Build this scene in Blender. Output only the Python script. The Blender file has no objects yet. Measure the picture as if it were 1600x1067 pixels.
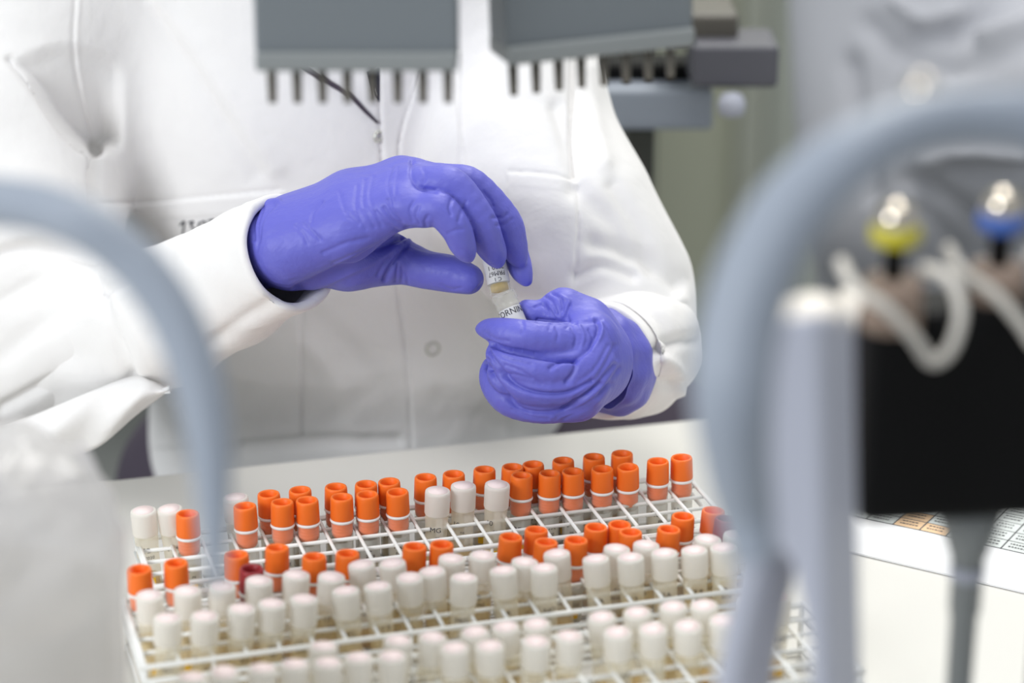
import bpy, bmesh, math, random
import numpy as np
from mathutils import Vector, Matrix, noise
from mathutils.bvhtree import BVHTree

# ---------------------------------------------------------------- camera, light, exposure
SC = bpy.context.scene
DOF = True
F = 85.0 / 36.0 * 1600.0
PITCH = math.radians(20.0)
CAM = Vector((0.0, -1.26, 0.585))          # table top is z = 0
RT = Vector((1, 0, 0)); UP = Vector((0, math.sin(PITCH), math.cos(PITCH))); FW = Vector((0, math.cos(PITCH), -math.sin(PITCH)))
cd = bpy.data.cameras.new('camera'); co = bpy.data.objects.new('camera', cd); SC.collection.objects.link(co)
cd.lens = 85; cd.sensor_width = 36; cd.sensor_fit = 'HORIZONTAL'; cd.clip_start = 0.02; cd.clip_end = 50
co.location = CAM; co.rotation_euler = (math.pi / 2 - PITCH, 0, 0)
cd.dof.use_dof = DOF; cd.dof.focus_distance = 1.35; cd.dof.aperture_fstop = 3.4
SC.camera = co
SC.view_settings.view_transform = 'Standard'; SC.view_settings.look = 'None'
SC.view_settings.gamma = 1.0; SC.view_settings.exposure = 0.10
SC.view_settings.use_curve_mapping = False

w = bpy.data.worlds.new('room_light'); SC.world = w; w.use_nodes = True
w.node_tree.nodes['Background'].inputs[0].default_value = (0.90, 0.95, 1.0, 1)
w.node_tree.nodes['Background'].inputs[1].default_value = 0.50

def area(name, loc, target, sx, sy, power, col=(1, 1, 1)):
    l = bpy.data.lights.new(name, 'AREA'); l.shape = 'RECTANGLE'; l.size = sx; l.size_y = sy; l.energy = power; l.color = col
    o = bpy.data.objects.new(name, l); SC.collection.objects.link(o); o.location = loc
    o.rotation_euler = (Vector(target) - Vector(loc)).to_track_quat('-Z', 'Y').to_euler()
    return o
area('ceiling_light_over_bench', (0.25, 0.12, 1.95), (0.0, 0.1, 0.1), 1.5, 0.9, 19, (1, 0.985, 0.96))
area('fill_light_left', (-2.6, -2.7, 1.7), (0, 0.1, 0.1), 1.6, 1.3, 88, (0.93, 0.96, 1.0))  # unseen fill light, added to brighten faces turned left and to the front
area('ceiling_light_far', (0.5, 2.0, 1.95), (0.6, 2.0, 0.0), 1.4, 0.6, 40, (1, 0.98, 0.94))

D0 = 1.35
def at(px, py, d):
    return CAM + (RT * ((px - 800.0) / F) + UP * ((533.5 - py) / F) + FW) * d
def on(px, py, z):
    r = RT * ((px - 800.0) / F) + UP * ((533.5 - py) / F) + FW
    return CAM + r * ((z - CAM.z) / r.z)
def proj(P):
    P = np.asarray(P, dtype=float) - np.array(CAM)
    X = P @ np.array(RT); Y = P @ np.array(UP); Z = P @ np.array(FW)
    return np.stack([800 + F * X / Z, 533.5 - F * Y / Z, Z], -1)
CM = np.array([RT, UP, FW])                # rows: camera axes in world
FLIP = np.linalg.det(CM) < 0
def c2w(P): return P @ CM + np.array(CAM)

# ---------------------------------------------------------------- materials
def lin(c): return tuple(((x / 255.0) / 12.92 if x / 255.0 <= 0.04045 else ((x / 255.0 + 0.055) / 1.055) ** 2.4) for x in c)
def mat(name, rgb, rough=0.5, metal=0.0, spec=0.5, sss=0.0, bump=None, coat=0.0, sheen=0.0, alpha=None, trans=0.0, vary=0.0):
    m = bpy.data.materials.new(name); m.use_nodes = True; nt = m.node_tree; N = nt.nodes; L = nt.links
    b = N['Principled BSDF']; c = lin(rgb) + (1,)
    b.inputs['Base Color'].default_value = c; b.inputs['Roughness'].default_value = rough; b.inputs['Metallic'].default_value = metal
    b.inputs['Specular IOR Level'].default_value = spec
    if sss: b.inputs['Subsurface Weight'].default_value = sss; b.inputs['Subsurface Radius'].default_value = (0.004, 0.004, 0.006); b.inputs['Subsurface Scale'].default_value = 1.0
    if coat: b.inputs['Coat Weight'].default_value = coat; b.inputs['Coat Roughness'].default_value = 0.15
    if sheen: b.inputs['Sheen Weight'].default_value = sheen
    if trans: b.inputs['Transmission Weight'].default_value = trans
    tc = N.new('ShaderNodeTexCoord')
    if vary:
        n = N.new('ShaderNodeTexNoise'); n.inputs['Scale'].default_value = 30; n.inputs['Detail'].default_value = 3
        L.new(tc.outputs['Object'], n.inputs['Vector'])
        mx = N.new('ShaderNodeMix'); mx.data_type = 'RGBA'; mx.inputs[6].default_value = c
        mx.inputs[7].default_value = tuple(v * (1 - vary) for v in c[:3]) + (1,)
        L.new(n.outputs['Fac'], mx.inputs[0]); L.new(mx.outputs[2], b.inputs['Base Color'])
    if bump:
        prev = None
        for (kind, sc, st) in bump:
            if kind == 'noise':
                t = N.new('ShaderNodeTexNoise'); t.inputs['Scale'].default_value = sc; t.inputs['Detail'].default_value = 4; out = t.outputs['Fac']
            else:
                t = N.new('ShaderNodeTexVoronoi'); t.inputs['Scale'].default_value = sc; out = t.outputs['Distance']
            mp = N.new('ShaderNodeMapping')
            if kind == 'noise' and sc < 400: mp.inputs['Rotation'].default_value = (0.3, 0.5, 0.4); mp.inputs['Scale'].default_value = (1, 2.2, 1)
            L.new(tc.outputs['Object'], mp.inputs[0]); L.new(mp.outputs[0], t.inputs['Vector'])
            bp = N.new('ShaderNodeBump'); bp.inputs['Strength'].default_value = 1.0; bp.inputs['Distance'].default_value = st
            L.new(out, bp.inputs['Height'])
            if prev: L.new(prev.outputs[0], bp.inputs['Normal'])
            prev = bp
        L.new(prev.outputs[0], b.inputs['Normal'])
    if alpha is not None:                  # thin clear plastic: part of the light passes straight through
        tr = N.new('ShaderNodeBsdfTransparent'); tr.inputs[0].default_value = (0.97, 0.97, 0.95, 1)
        ms = N.new('ShaderNodeMixShader'); ms.inputs[0].default_value = alpha
        if alpha < 0.5:                    # clear wall reads denser where it is seen edge-on
            lw = N.new('ShaderNodeLayerWeight'); lw.inputs['Blend'].default_value = 0.35; ma = N.new('ShaderNodeMath'); ma.operation = 'MULTIPLY_ADD'; ma.inputs[1].default_value = 0.35; ma.inputs[2].default_value = alpha
            ma.use_clamp = True; L.new(lw.outputs['Facing'], ma.inputs[0]); L.new(ma.outputs[0], ms.inputs[0])
        L.new(tr.outputs[0], ms.inputs[1]); L.new(b.outputs[0], ms.inputs[2]); L.new(ms.outputs[0], N['Material Output'].inputs[0])
    return m
def translucent(name, rgb, rough, amt, alpha=None):
    m = mat(name, rgb, rough); nt = m.node_tree; N = nt.nodes; L = nt.links; b = N['Principled BSDF']
    t = N.new('ShaderNodeBsdfTranslucent'); t.inputs[0].default_value = lin(rgb) + (1,)
    ms = N.new('ShaderNodeMixShader'); ms.inputs[0].default_value = amt
    L.new(b.outputs[0], ms.inputs[1]); L.new(t.outputs[0], ms.inputs[2]); out = ms
    if alpha is not None:
        tr = N.new('ShaderNodeBsdfTransparent'); m2 = N.new('ShaderNodeMixShader'); m2.inputs[0].default_value = alpha
        L.new(tr.outputs[0], m2.inputs[1]); L.new(ms.outputs[0], m2.inputs[2]); out = m2
    L.new(out.outputs[0], N['Material Output'].inputs[0])
    return m
M = {}
M['coat'] = mat('white_cotton', (240, 238, 236), 0.85, spec=0.15, sheen=0.15, bump=[('noise', 28, 0.0022), ('noise', 1500, 0.00008)])
M['coat_in'] = mat('white_cotton_cuff', (238, 237, 240), 0.9, spec=0.1, bump=[('noise', 1400, 0.0001)])
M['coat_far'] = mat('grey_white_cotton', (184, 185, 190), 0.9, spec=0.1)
M['glove'] = mat('violet_nitrile', (103, 104, 197), 0.48, spec=0.42, sss=0.12, bump=[('noise', 60, 0.0013), ('noise', 210, 0.0003)])
M['shirt'] = mat('navy_cloth', (30, 32, 60), 0.9)
M['lap_shade'] = mat('dark_tone', (70, 62, 74), 0.9)  # dark filler colour standing in for shade at the lap; neck line uses it
M['ink'] = mat('black_ink', (40, 40, 52), 0.6)
M['ink_soft'] = mat('grey_ink', (90, 90, 92), 0.7)
M['snap'] = mat('pearl_snap', (214, 214, 205), 0.25, metal=0.5)
M['table'] = mat('white_laminate', (222, 220, 213), 0.45, spec=0.2)
M['table_edge'] = mat('pale_edge_band', (215, 214, 208), 0.5)
M['wire'] = mat('white_coated_wire', (240, 240, 236), 0.35, spec=0.5)
M['orange'] = mat('orange_plastic', (246, 117, 34), 0.45, spec=0.4, sss=0.1)
M['orange_in'] = mat('orange_plug', (246, 120, 34), 0.4)
M['red'] = mat('dark_red_plastic', (150, 34, 40), 0.4)
M['pink'] = mat('pale_pink_disc', (248, 228, 224), 0.5, sss=0.1)
M['white'] = mat('white_plastic', (238, 238, 236), 0.4, spec=0.4)
M['frost'] = translucent('frosted_cap', (250, 247, 240), 0.5, 0.35, 0.9)
M['frostbody'] = translucent('frosted_tube', (252, 246, 226), 0.45, 0.4, 0.48)
M['clear'] = mat('clear_tube', (236, 236, 230), 0.12, spec=0.9, alpha=0.10)
M['clear_lo'] = mat('clear_tube_label_band', (226, 226, 220), 0.35, spec=0.5, alpha=0.55)
M['amber'] = translucent('amber_fluid', (236, 190, 40), 0.4, 0.3)
M['amberlab'] = mat('yellow_code_patch', (236, 188, 30), 0.6)
M['straw'] = translucent('straw_fluid', (236, 208, 118), 0.4, 0.4, 0.6)
M['bluegrey'] = mat('blue_grey_plastic', (150, 158, 170), 0.45, spec=0.4)
M['palegrey'] = mat('pale_grey_plastic', (184, 187, 200), 0.5, spec=0.35)
M['warmwhite'] = mat('warm_white_plastic', (240, 232, 220), 0.4)
M['midgrey'] = mat('mid_grey_plastic', (112, 118, 122), 0.55)
M['midgrey2'] = mat('grey_lip_plastic', (134, 138, 138), 0.55)
M['darkgrey'] = mat('dark_grey_plastic', (88, 88, 96), 0.55)
M['nozzle'] = mat('dark_taupe_nozzle', (96, 92, 84), 0.5)
M['black'] = mat('black_plastic', (8, 8, 9), 0.6, spec=0.15)
M['chrome'] = mat('polished_metal', (215, 205, 190), 0.12, metal=1.0)
M['brown'] = mat('bronze_body', (150, 130, 116), 0.5)
M['yellow'] = mat('olive_yellow_ring', (190, 180, 40), 0.4)
M['blue'] = mat('blue_ring', (60, 95, 170), 0.4)
M['bag'] = translucent('cloudy_plastic_film', (226, 224, 224), 0.22, 0.35, 0.66)
M['wall'] = mat('grey_green_paint', (176, 180, 168), 0.8, vary=0.06)
M['wall2'] = mat('grey_green_door', (186, 190, 170), 0.6)
M['wallr'] = mat('grey_paint', (166, 171, 162), 0.8)
M['dark'] = mat('dark_panel', (66, 68, 62), 0.6)
M['floor'] = mat('grey_vinyl', (120, 122, 120), 0.5, vary=0.1)
M['paper'] = mat('white_paper', (240, 240, 240), 0.8, spec=0.1)
M['cell'] = mat('printed_pale_green_cell', (220, 225, 221), 0.8, spec=0.1)
M['cell_o'] = mat('printed_peach_cell', (244, 208, 168), 0.8, spec=0.1)
M['cream'] = mat('cream_plastic', (208, 203, 194), 0.5)

# ---------------------------------------------------------------- helpers
def link(o, parent=None):
    SC.collection.objects.link(o)
    if parent is not None:
        o.parent = parent; o.matrix_parent_inverse = Matrix.Identity(4)
    return o
def empty(name, loc, label, cat, group=None, rot=None):
    o = bpy.data.objects.new(name, None); o.empty_display_size = 0.02; link(o)
    o.location = loc
    if rot is not None: o.rotation_mode = 'QUATERNION'; o.rotation_quaternion = rot
    o['label'] = label; o['category'] = cat
    if group: o['group'] = group
    return o
def meshobj(name, verts, faces, m, parent=None, smooth=True, world=False, label=None, origin=None):
    """world=True: verts are world points; they are stored relative to the parent or to origin"""
    me = bpy.data.meshes.new(name)
    V = np.asarray(verts, dtype=float)
    if world:
        if parent is not None: V = V - np.array(parent.location) - (np.array(parent.parent.location) if parent.parent is not None else 0)
        elif origin is not None: V = V - np.array(origin)
    me.from_pydata(V.tolist(), [], [tuple(int(i) for i in f) for f in faces] if not isinstance(faces, np.ndarray) else faces.tolist())
    me.materials.append(m)
    if smooth: me.polygons.foreach_set('use_smooth', [True] * len(me.polygons))
    me.update()
    o = bpy.data.objects.new(name, me); link(o, parent)
    if world and parent is None and origin is not None: o.location = origin
    if label: o['label'] = label
    return o
def tag(o, label, cat, group=None):
    o['label'] = label; o['category'] = cat
    if group: o['group'] = group
    return o
class MB:
    def __init__(s): s.v = []; s.f = []
    def add(s, V, Fs):
        n = len(s.v); s.v += [tuple(v) for v in V]; s.f += [tuple(i + n for i in f) for f in Fs]; return s
    def box(s, c, h, R=None):
        c = Vector(c); V = []
        for i in (-1, 1):
            for j in (-1, 1):
                for k in (-1, 1):
                    p = Vector((i * h[0], j * h[1], k * h[2])); p = (R @ p) if R is not None else p
                    V.append(c + p)
        return s.add(V, [(0, 1, 3, 2), (4, 6, 7, 5), (0, 4, 5, 1), (2, 3, 7, 6), (0, 2, 6, 4), (1, 5, 7, 3)])
    def lathe(s, prof, n=32, M4=None, close=True, rfun=None):
        V = []; Fs = []
        for (r, z) in prof:
            for i in range(n):
                a = 2 * math.pi * i / n; rr = r if rfun is None else rfun(r, z, i)
                p = Vector((rr * math.cos(a), rr * math.sin(a), z)); V.append(M4 @ p if M4 is not None else p)
        for j in range(len(prof) - 1):
            for i in range(n):
                a = j * n + i; b = j * n + (i + 1) % n; Fs.append((a, b, b + n, a + n))
        if close:
            Fs.append(tuple(range(n - 1, -1, -1))); Fs.append(tuple((len(prof) - 1) * n + i for i in range(n)))
        return s.add(V, Fs)
    def tube(s, P, R, n=12, caps=True):
        """tube through points P with radius R (number or list)"""
        P = [Vector(p) for p in P]; m = len(P)
        if not hasattr(R, '__len__'): R = [R] * m
        V = []; up = None
        for i, p in enumerate(P):
            t = (P[min(i + 1, m - 1)] - P[max(i - 1, 0)]).normalized()
            if up is None:
                up = t.orthogonal().normalized()
            up = (up - t * up.dot(t)).normalized(); sd = t.cross(up)
            for k in range(n):
                a = 2 * math.pi * k / n; V.append(p + (up * math.cos(a) + sd * math.sin(a)) * R[i])
        Fs = []
        for j in range(m - 1):
            for k in range(n):
                a = j * n + k; b = j * n + (k + 1) % n; Fs.append((a, b, b + n, a + n))
        if caps: Fs.append(tuple(range(n - 1, -1, -1))); Fs.append(tuple((m - 1) * n + k for k in range(n)))
        return s.add(V, Fs)
    def build(s, name, m, parent=None, smooth=True, world=False, label=None, origin=None, bevel=0):
        o = meshobj(name, s.v, s.f, m, parent, smooth, world, label, origin)
        if bevel:
            b = o.modifiers.new('bevel', 'BEVEL'); b.width = bevel; b.segments = 3; b.limit_method = 'ANGLE'
            if smooth:
                pass
        return o
def spline(P, n):
    """Catmull-Rom through tuples (any length), n samples per span"""
    P = [np.array(p, float) for p in P]; Q = [2 * P[0] - P[1]] + P + [2 * P[-1] - P[-2]]; out = []
    for i in range(1, len(Q) - 2):
        for k in range(n):
            t = k / n; a, b, c, d = Q[i - 1], Q[i], Q[i + 1], Q[i + 2]
            out.append(0.5 * ((2 * b) + (c - a) * t + (2 * a - 5 * b + 4 * c - d) * t * t + (3 * b - a - 3 * c + d) * t ** 3))
    out.append(P[-1]); return out
def text_geo(s, size):
    cu = bpy.data.curves.new('t', 'FONT'); cu.body = s; cu.size = size; cu.align_x = 'CENTER'; cu.align_y = 'CENTER'; cu.resolution_u = 3
    o = bpy.data.objects.new('t', cu); SC.collection.objects.link(o)
    dg = bpy.context.evaluated_depsgraph_get(); me = bpy.data.meshes.new_from_object(o.evaluated_get(dg))
    V = [v.co.copy() for v in me.vertices]; Fs = [tuple(p.vertices) for p in me.polygons]
    bpy.data.objects.remove(o); bpy.data.curves.remove(cu); bpy.data.meshes.remove(me)
    return V, Fs

# ---------------------------------------------------------------- implicit surfaces (camera-aligned grid, real metric space)
def smin(a, b, k):
    h = np.maximum(k - np.abs(a - b), 0) / k
    return np.minimum(a, b) - h * h * k * 0.25
def cone(X, Y, Z, a, b, ra, rb):
    ba = b - a; L = float(ba @ ba) + 1e-12
    t = np.clip(((X - a[0]) * ba[0] + (Y - a[1]) * ba[1] + (Z - a[2]) * ba[2]) / L, 0, 1)
    return np.sqrt((X - a[0] - t * ba[0]) ** 2 + (Y - a[1] - t * ba[1]) ** 2 + (Z - a[2] - t * ba[2]) ** 2) - (ra + t * (rb - ra))
def cp(p):
    """(px, py, depth offset mm, radius px) -> camera-frame point and radius in metres"""
    d = D0 + p[2] / 1000.0
    return np.array([(p[0] - 800) / F * d, (533.5 - p[1]) / F * d, d]), p[3] / F * d
def chain(X, Y, Z, pts, k, sub=1):
    r = None; q = [cp(p) for p in (spline(pts, sub) if sub > 1 else pts)]
    for (a, ra), (b, rb) in zip(q[:-1], q[1:]):
        d = cone(X, Y, Z, a, b, ra, rb); r = d if r is None else smin(r, d, k)
    return r
def surfnets(V, org, h):
    V[0] = V[-1] = 1; V[:, 0] = V[:, -1] = 1; V[:, :, 0] = V[:, :, -1] = 1
    ins = V < 0
    cnt = sum(ins[i:ins.shape[0] - 1 + i, j:ins.shape[1] - 1 + j, k:ins.shape[2] - 1 + k].astype(np.int8) for i in (0, 1) for j in (0, 1) for k in (0, 1))
    act = (cnt > 0) & (cnt < 8); I = np.argwhere(act); idx = -np.ones(act.shape, np.int32); idx[act] = np.arange(len(I))
    acc = np.zeros((len(I), 3)); n = np.zeros(len(I))
    cs = [(i, j, k) for i in (0, 1) for j in (0, 1) for k in (0, 1)]
    for c in cs:
        for ax in range(3):
            if c[ax] == 0:
                e = list(c); e[ax] = 1
                v0 = V[I[:, 0] + c[0], I[:, 1] + c[1], I[:, 2] + c[2]]; v1 = V[I[:, 0] + e[0], I[:, 1] + e[1], I[:, 2] + e[2]]
                m = (v0 < 0) != (v1 < 0); t = np.where(m, v0 / np.where(m, v0 - v1, 1), 0)
                p = np.tile(np.array(c, float), (len(I), 1)); p[:, ax] = t
                acc += p * m[:, None]; n += m
    P = (I + acc / n[:, None]) * h + np.array(org)
    Fs = []
    for ax in range(3):
        u, v = (ax + 1) % 3, (ax + 2) % 3
        s0 = [slice(None)] * 3; s1 = [slice(None)] * 3; s0[ax] = slice(0, -1); s1[ax] = slice(1, None)
        a = ins[tuple(s0)]; b = ins[tuple(s1)]; E = np.argwhere(a != b)
        E = E[(E[:, u] > 0) & (E[:, v] > 0) & (E[:, u] < ins.shape[u] - 1) & (E[:, v] < ins.shape[v] - 1)]
        def cell(du, dv):
            q = E.copy(); q[:, u] += du; q[:, v] += dv; return idx[q[:, 0], q[:, 1], q[:, 2]]
        q = np.stack([cell(-1, -1), cell(0, -1), cell(0, 0), cell(-1, 0)], 1)
        fl = a[E[:, 0], E[:, 1], E[:, 2]]; q[~fl] = q[~fl][:, ::-1]
        Fs.append(q)
    Fs = np.concatenate(Fs); a, b, c = P[Fs[:, 0]], P[Fs[:, 1]], P[Fs[:, 2]]
    if ((np.cross(b, c) * a).sum() < 0) != FLIP: Fs = Fs[:, ::-1]
    return P, Fs
def grid(lo, hi, h):
    ax = [np.arange(lo[i], hi[i] + h, h, dtype=np.float32) for i in range(3)]
    return np.meshgrid(*ax, indexing='ij', sparse=True)
def seg_dist(px, py, poly):
    best = np.full(len(px), 1e9)
    for (a, b) in zip(poly[:-1], poly[1:]):
        a = np.array(a, float)[:2]; b = np.array(b, float)[:2]; ba = b - a; t = np.clip(((px - a[0]) * ba[0] + (py - a[1]) * ba[1]) / (ba @ ba + 1e-9), 0, 1)
        best = np.minimum(best, np.hypot(px - a[0] - t * ba[0], py - a[1] - t * ba[1]))
    return best
def inside_poly(px, py, poly):
    c = np.zeros(len(px), bool); n = len(poly)
    for i in range(n):
        x1, y1 = poly[i]; x2, y2 = poly[(i + 1) % n]
        m = ((y1 > py) != (y2 > py)) & (px < (x2 - x1) * (py - y1) / (y2 - y1 + 1e-12) + x1); c ^= m
    return c
def vnormals(P, Fs):
    n = np.zeros_like(P); a = P[Fs[:, 0]]; b = P[Fs[:, 1]]; c = P[Fs[:, 2]]; d = P[Fs[:, 3]]
    fn = np.cross(c - a, d - b)
    for i in range(4): np.add.at(n, Fs[:, i], fn)
    return n / (np.linalg.norm(n, axis=1, keepdims=True) + 1e-12)
def relax(P, Fs, it, lam=0.5):
    for _ in range(it):
        s = np.zeros_like(P); c = np.zeros(len(P))
        for i in range(4):
            j = (i + 1) % 4
            np.add.at(s, Fs[:, i], P[Fs[:, j]]); np.add.at(c, Fs[:, i], 1); np.add.at(s, Fs[:, j], P[Fs[:, i]]); np.add.at(c, Fs[:, j], 1)
        P = P + lam * (s / c[:, None] - P)
    return P
def subdivide(P, Fs):
    n = len(P); e = np.concatenate([np.sort(Fs[:, [i, (i + 1) % 4]], 1) for i in range(4)]); key = e[:, 0].astype(np.int64) * n + e[:, 1]
    u, inv = np.unique(key, return_inverse=True); M_ = (P[u // n] + P[u % n]) / 2; C_ = P[Fs].mean(1); m = len(Fs)
    ei = [inv[i * m:(i + 1) * m] + n for i in range(4)]; ci = np.arange(m) + n + len(u)
    return np.concatenate([P, M_, C_]), np.concatenate([np.stack([Fs[:, i], ei[i], ci, ei[(i + 3) % 4]], 1) for i in range(4)])
def sculpt(W, Fs, creases=(), polys=(), fr=0.15):
    """press creases (polyline px, amp mm, width px) and raise flat cloth layers (polygon px, amp mm, soft px) on the side one sees"""
    N = vnormals(W, Fs); p = proj(W); view = np.array(CAM) - W; view /= np.linalg.norm(view, axis=1, keepdims=True)
    fac = np.clip(((N * view).sum(1) - 0.0) / fr, 0, 1); disp = np.zeros(len(W))
    for (poly, amp, wd) in creases:
        poly = [tuple(q) for q in spline(poly, 6)] if len(poly) > 2 else poly
        d = seg_dist(p[:, 0], p[:, 1], poly); disp += amp * 0.001 * np.exp(-(d / wd) ** 2)
    for (poly, amp, sf) in polys:
        d = seg_dist(p[:, 0], p[:, 1], list(poly) + [poly[0]]); s = np.where(inside_poly(p[:, 0], p[:, 1], poly), d, -d)
        disp += amp * 0.001 * np.clip(s / sf + 0.5, 0, 1)
    return W + N * (disp * fac)[:, None]

# ---------------------------------------------------------------- the room
def struct(name, mb, m, smooth=False):
    o = mb.build(name, m, None, smooth); o['kind'] = 'structure'; return o
struct('floor', MB().box((0.5, 0.9, -0.80), (4, 3.5, 0.05)), M['floor'])
WY = 2.35
struct('wall_back', MB().box((0.3, WY + 0.1, 0.55), (4, 0.1, 1.35)), M['wall'])
def wx(px, y): # world x that pixel column px sees at depth plane y (near horizon of picture top)
    return (px - 800) / F * ((y - CAM.y) * math.cos(PITCH) + 0.12)
xa, xb = wx(1022, WY), wx(1168, WY)
o = struct('door_1', MB().box(((xa + xb) / 2, WY - 0.02, 0.2), ((xb - xa) / 2, 0.02, 1.0)), M['wall2'])
struct('trim_1', MB().box((xb + 0.02, WY - 0.03, 0.2), (0.02, 0.03, 1.0)), M['wall'])
struct('trim_2', MB().box((xb + 0.55, WY - 0.01, 0.2), (0.50, 0.01, 1.0)), M['wallr'])
xd = wx(995, 1.9)
cab = MB().box((xd - 0.27, 2.05, -0.16), (0.30, 0.15, 0.585)).build('storage_cabinet', M['dark'], None, False, bevel=0.006)
tag(cab, 'dark cabinet standing behind the arm on the right of the white coat', 'cabinet')

# table
eA, eB = on(190, 748, 0), on(1120, 651, 0)
ed = (eB - eA); ed.z = 0; ed.normalize(); en = Vector((-ed.y, ed.x, 0)); TH = math.atan2(ed.y, ed.x)
mid = (eA + eB) / 2
T = Matrix.Rotation(TH, 3, 'Z')
tb = empty('lab_table', mid - en * 0.45 + Vector((0, 0, -0.75)), 'white laminate bench top with a straight rear edge under the wire racks', 'table')
MB().box((0, 0, 0.735), (1.1, 0.45, 0.015)).build('table_top', M['table'], tb, False, bevel=0.002)
for sx in (-1, 1):
    for sy in (-1, 1):
        MB().box((sx * 1.02, sy * 0.38, 0.36), (0.025, 0.025, 0.36)).build('table_leg', M['table_edge'], tb, False)
tb.rotation_euler.z = TH

# ---------------------------------------------------------------- the seated person in the lab coat
pr = empty('person', (-0.07, 0.36, -0.3), 'person in a white lab coat and violet gloves joining two vials over the rack', 'person')
def camgrid_world(X, Y, Z):
    Wy = CAM.y + Y * UP.y + Z * FW.y; Wz = CAM.z + Y * UP.z + Z * FW.z
    return X + CAM.x, Wy, Wz
h = 0.0026
X, Y, Z = grid((-0.46, -0.12, 1.30), (0.24, 0.27, 1.86), h)
Wx, Wy, Wz = camgrid_world(X, Y, Z)
tx = (Wx + 0.108); yc = 0.325 - 0.10 * np.clip(Wz, 0, 1) + 0.25 * np.clip(0.03 - Wz, 0, 0.15)
a_ = 0.150 + 0.10 * np.clip(Wz - 0.05, 0, 0.3); b_ = 0.145 + 0.0 * Wz
torso = (np.sqrt((tx / a_) ** 2 + ((Wy - yc) / b_) ** 2) - 1) * 0.14
armR = chain(X, Y, Z, [(110, -180, 150, 190), (40, 60, 165, 160), (0, 250, 165, 150), (0, 420, 150, 150), (35, 535, 150, 140)], 0.05)
armL = chain(X, Y, Z, [(720, -180, 160, 150), (765, 60, 170, 148), (810, 230, 150, 138), (880, 360, 130, 138), (950, 465, 125, 112), (985, 535, 110, 98)], 0.03)
fore = chain(X, Y, Z, [(35, 540, 150, 135), (150, 500, 120, 115)], 0.03)
V = smin(torso, armL, 0.014); V = smin(V, armR, 0.035); V = smin(V, fore, 0.02)
P, Q = surfnets(V.astype(np.float32), (-0.46, -0.12, 1.30), h)
P = relax(P, Q, 2)
W = c2w(P)
W, Q = subdivide(W, Q); W = relax(W, Q, 1)
# broad soft drapery
nz = np.array([noise.noise(Vector(v) * 9.0) + 0.5 * noise.noise(Vector(v) * 20.0 + Vector((5, 1, 2))) for v in W])
W = W + vnormals(W, Q) * (nz * 0.0045)[:, None]
creases = [
    ([(15, 94), (60, 150), (112, 221), (150, 243)], -3, 7),
    ([(150, 235), (148, 270), (147, 330)], -9, 8),
    ([(118, 0), (115, 80), (128, 160), (145, 225)], -1.0, 4), ([(123, 0), (120, 80), (133, 160), (149, 225)], 0.8, 4),
    ([(230, 0), (300, 110), (400, 270)], -2.0, 16), ([(250, 0), (330, 110), (430, 260)], 2.4, 18),
    ([(900, 80), (897, 180), (900, 270)], -5, 6), ([(920, 110), (930, 190), (945, 250)], 2.5, 14),
    ([(870, 170), (885, 220), (900, 290)], -3, 14),
    ([(900, 300), (950, 340), (985, 400)], -3, 18), ([(960, 290), (1000, 360), (1020, 420)], -3, 14), ([(930, 380), (1000, 400), (1060, 440)], -5, 14),
    ([(900, 430), (940, 415), (990, 430)], -4, 10),
    ([(1090, 530), (1050, 540), (1010, 560)], -5, 10), ([(1070, 600), (1030, 610), (1000, 620)], -5, 9), ([(1060, 470), (1040, 500), (1045, 530)], 3, 12),
    ([(0, 395), (60, 385), (150, 400)], -6, 12), ([(0, 470), (60, 440), (130, 425)], -2, 12), ([(0, 560), (80, 500), (150, 480)], -2, 18),
    ([(0, 640), (100, 590), (210, 580)], -4, 10),
    ([(500, 500), (560, 560), (620, 640)], -1.4, 20), ([(520, 650), (580, 610), (630, 600)], -1.2, 16), ([(690, 620), (760, 660), (860, 690)], -2, 18),
    ([(480, 540), (520, 590), (560, 680)], 1.4, 16), ([(660, 420), (720, 470), (760, 560)], -1.2, 18), ([(380, 700), (500, 690), (620, 690)], -4, 10),
    ([(520, 330), (500, 420), (530, 480)], -1.2, 20),
]
creases += [([(590, 120), (594, 200), (600, 300), (626, 500), (638, 600), (645, 710)], -1.6, 2.2), ([(472, 470), (473, 600), (473, 684)], -1.5, 2.2), ([(473, 684), (420, 687), (380, 690)], -1.5, 2.2),
    ([(160, 318), (250, 313), (440, 296)], -1.4, 2.4), ([(660, 100), (640, 160), (624, 215), (622, 250)], -1.6, 2.2), ([(905, 285), (902, 380), (897, 440)], -1.2, 2.2), ([(795, 268), (850, 270), (905, 280)], -1.2, 2.2)]
polys = [
    ([(150, 322), (250, 316), (440, 298), (456, 420), (471, 560), (472, 683), (380, 690), (250, 700), (150, 700)], 1.2, 4),
    ([(150, 345), (250, 340), (450, 330), (445, 298), (250, 316), (150, 322)], 0.6, 4),
    ([(593, 90), (597, 200), (612, 400), (632, 540), (642, 640), (646, 720), (800, 720), (760, 420), (720, 200), (700, 60)], 1.8, 4),
    ([(655, 95), (625, 210), (622, 270), (720, 260), (720, 80)], 1.4, 4),
    ([(792, 268), (905, 280), (900, 300), (795, 290)], 1.0, 5), ([(792, 290), (903, 300), (895, 460), (800, 460)], 0.8, 6),
]
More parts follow.
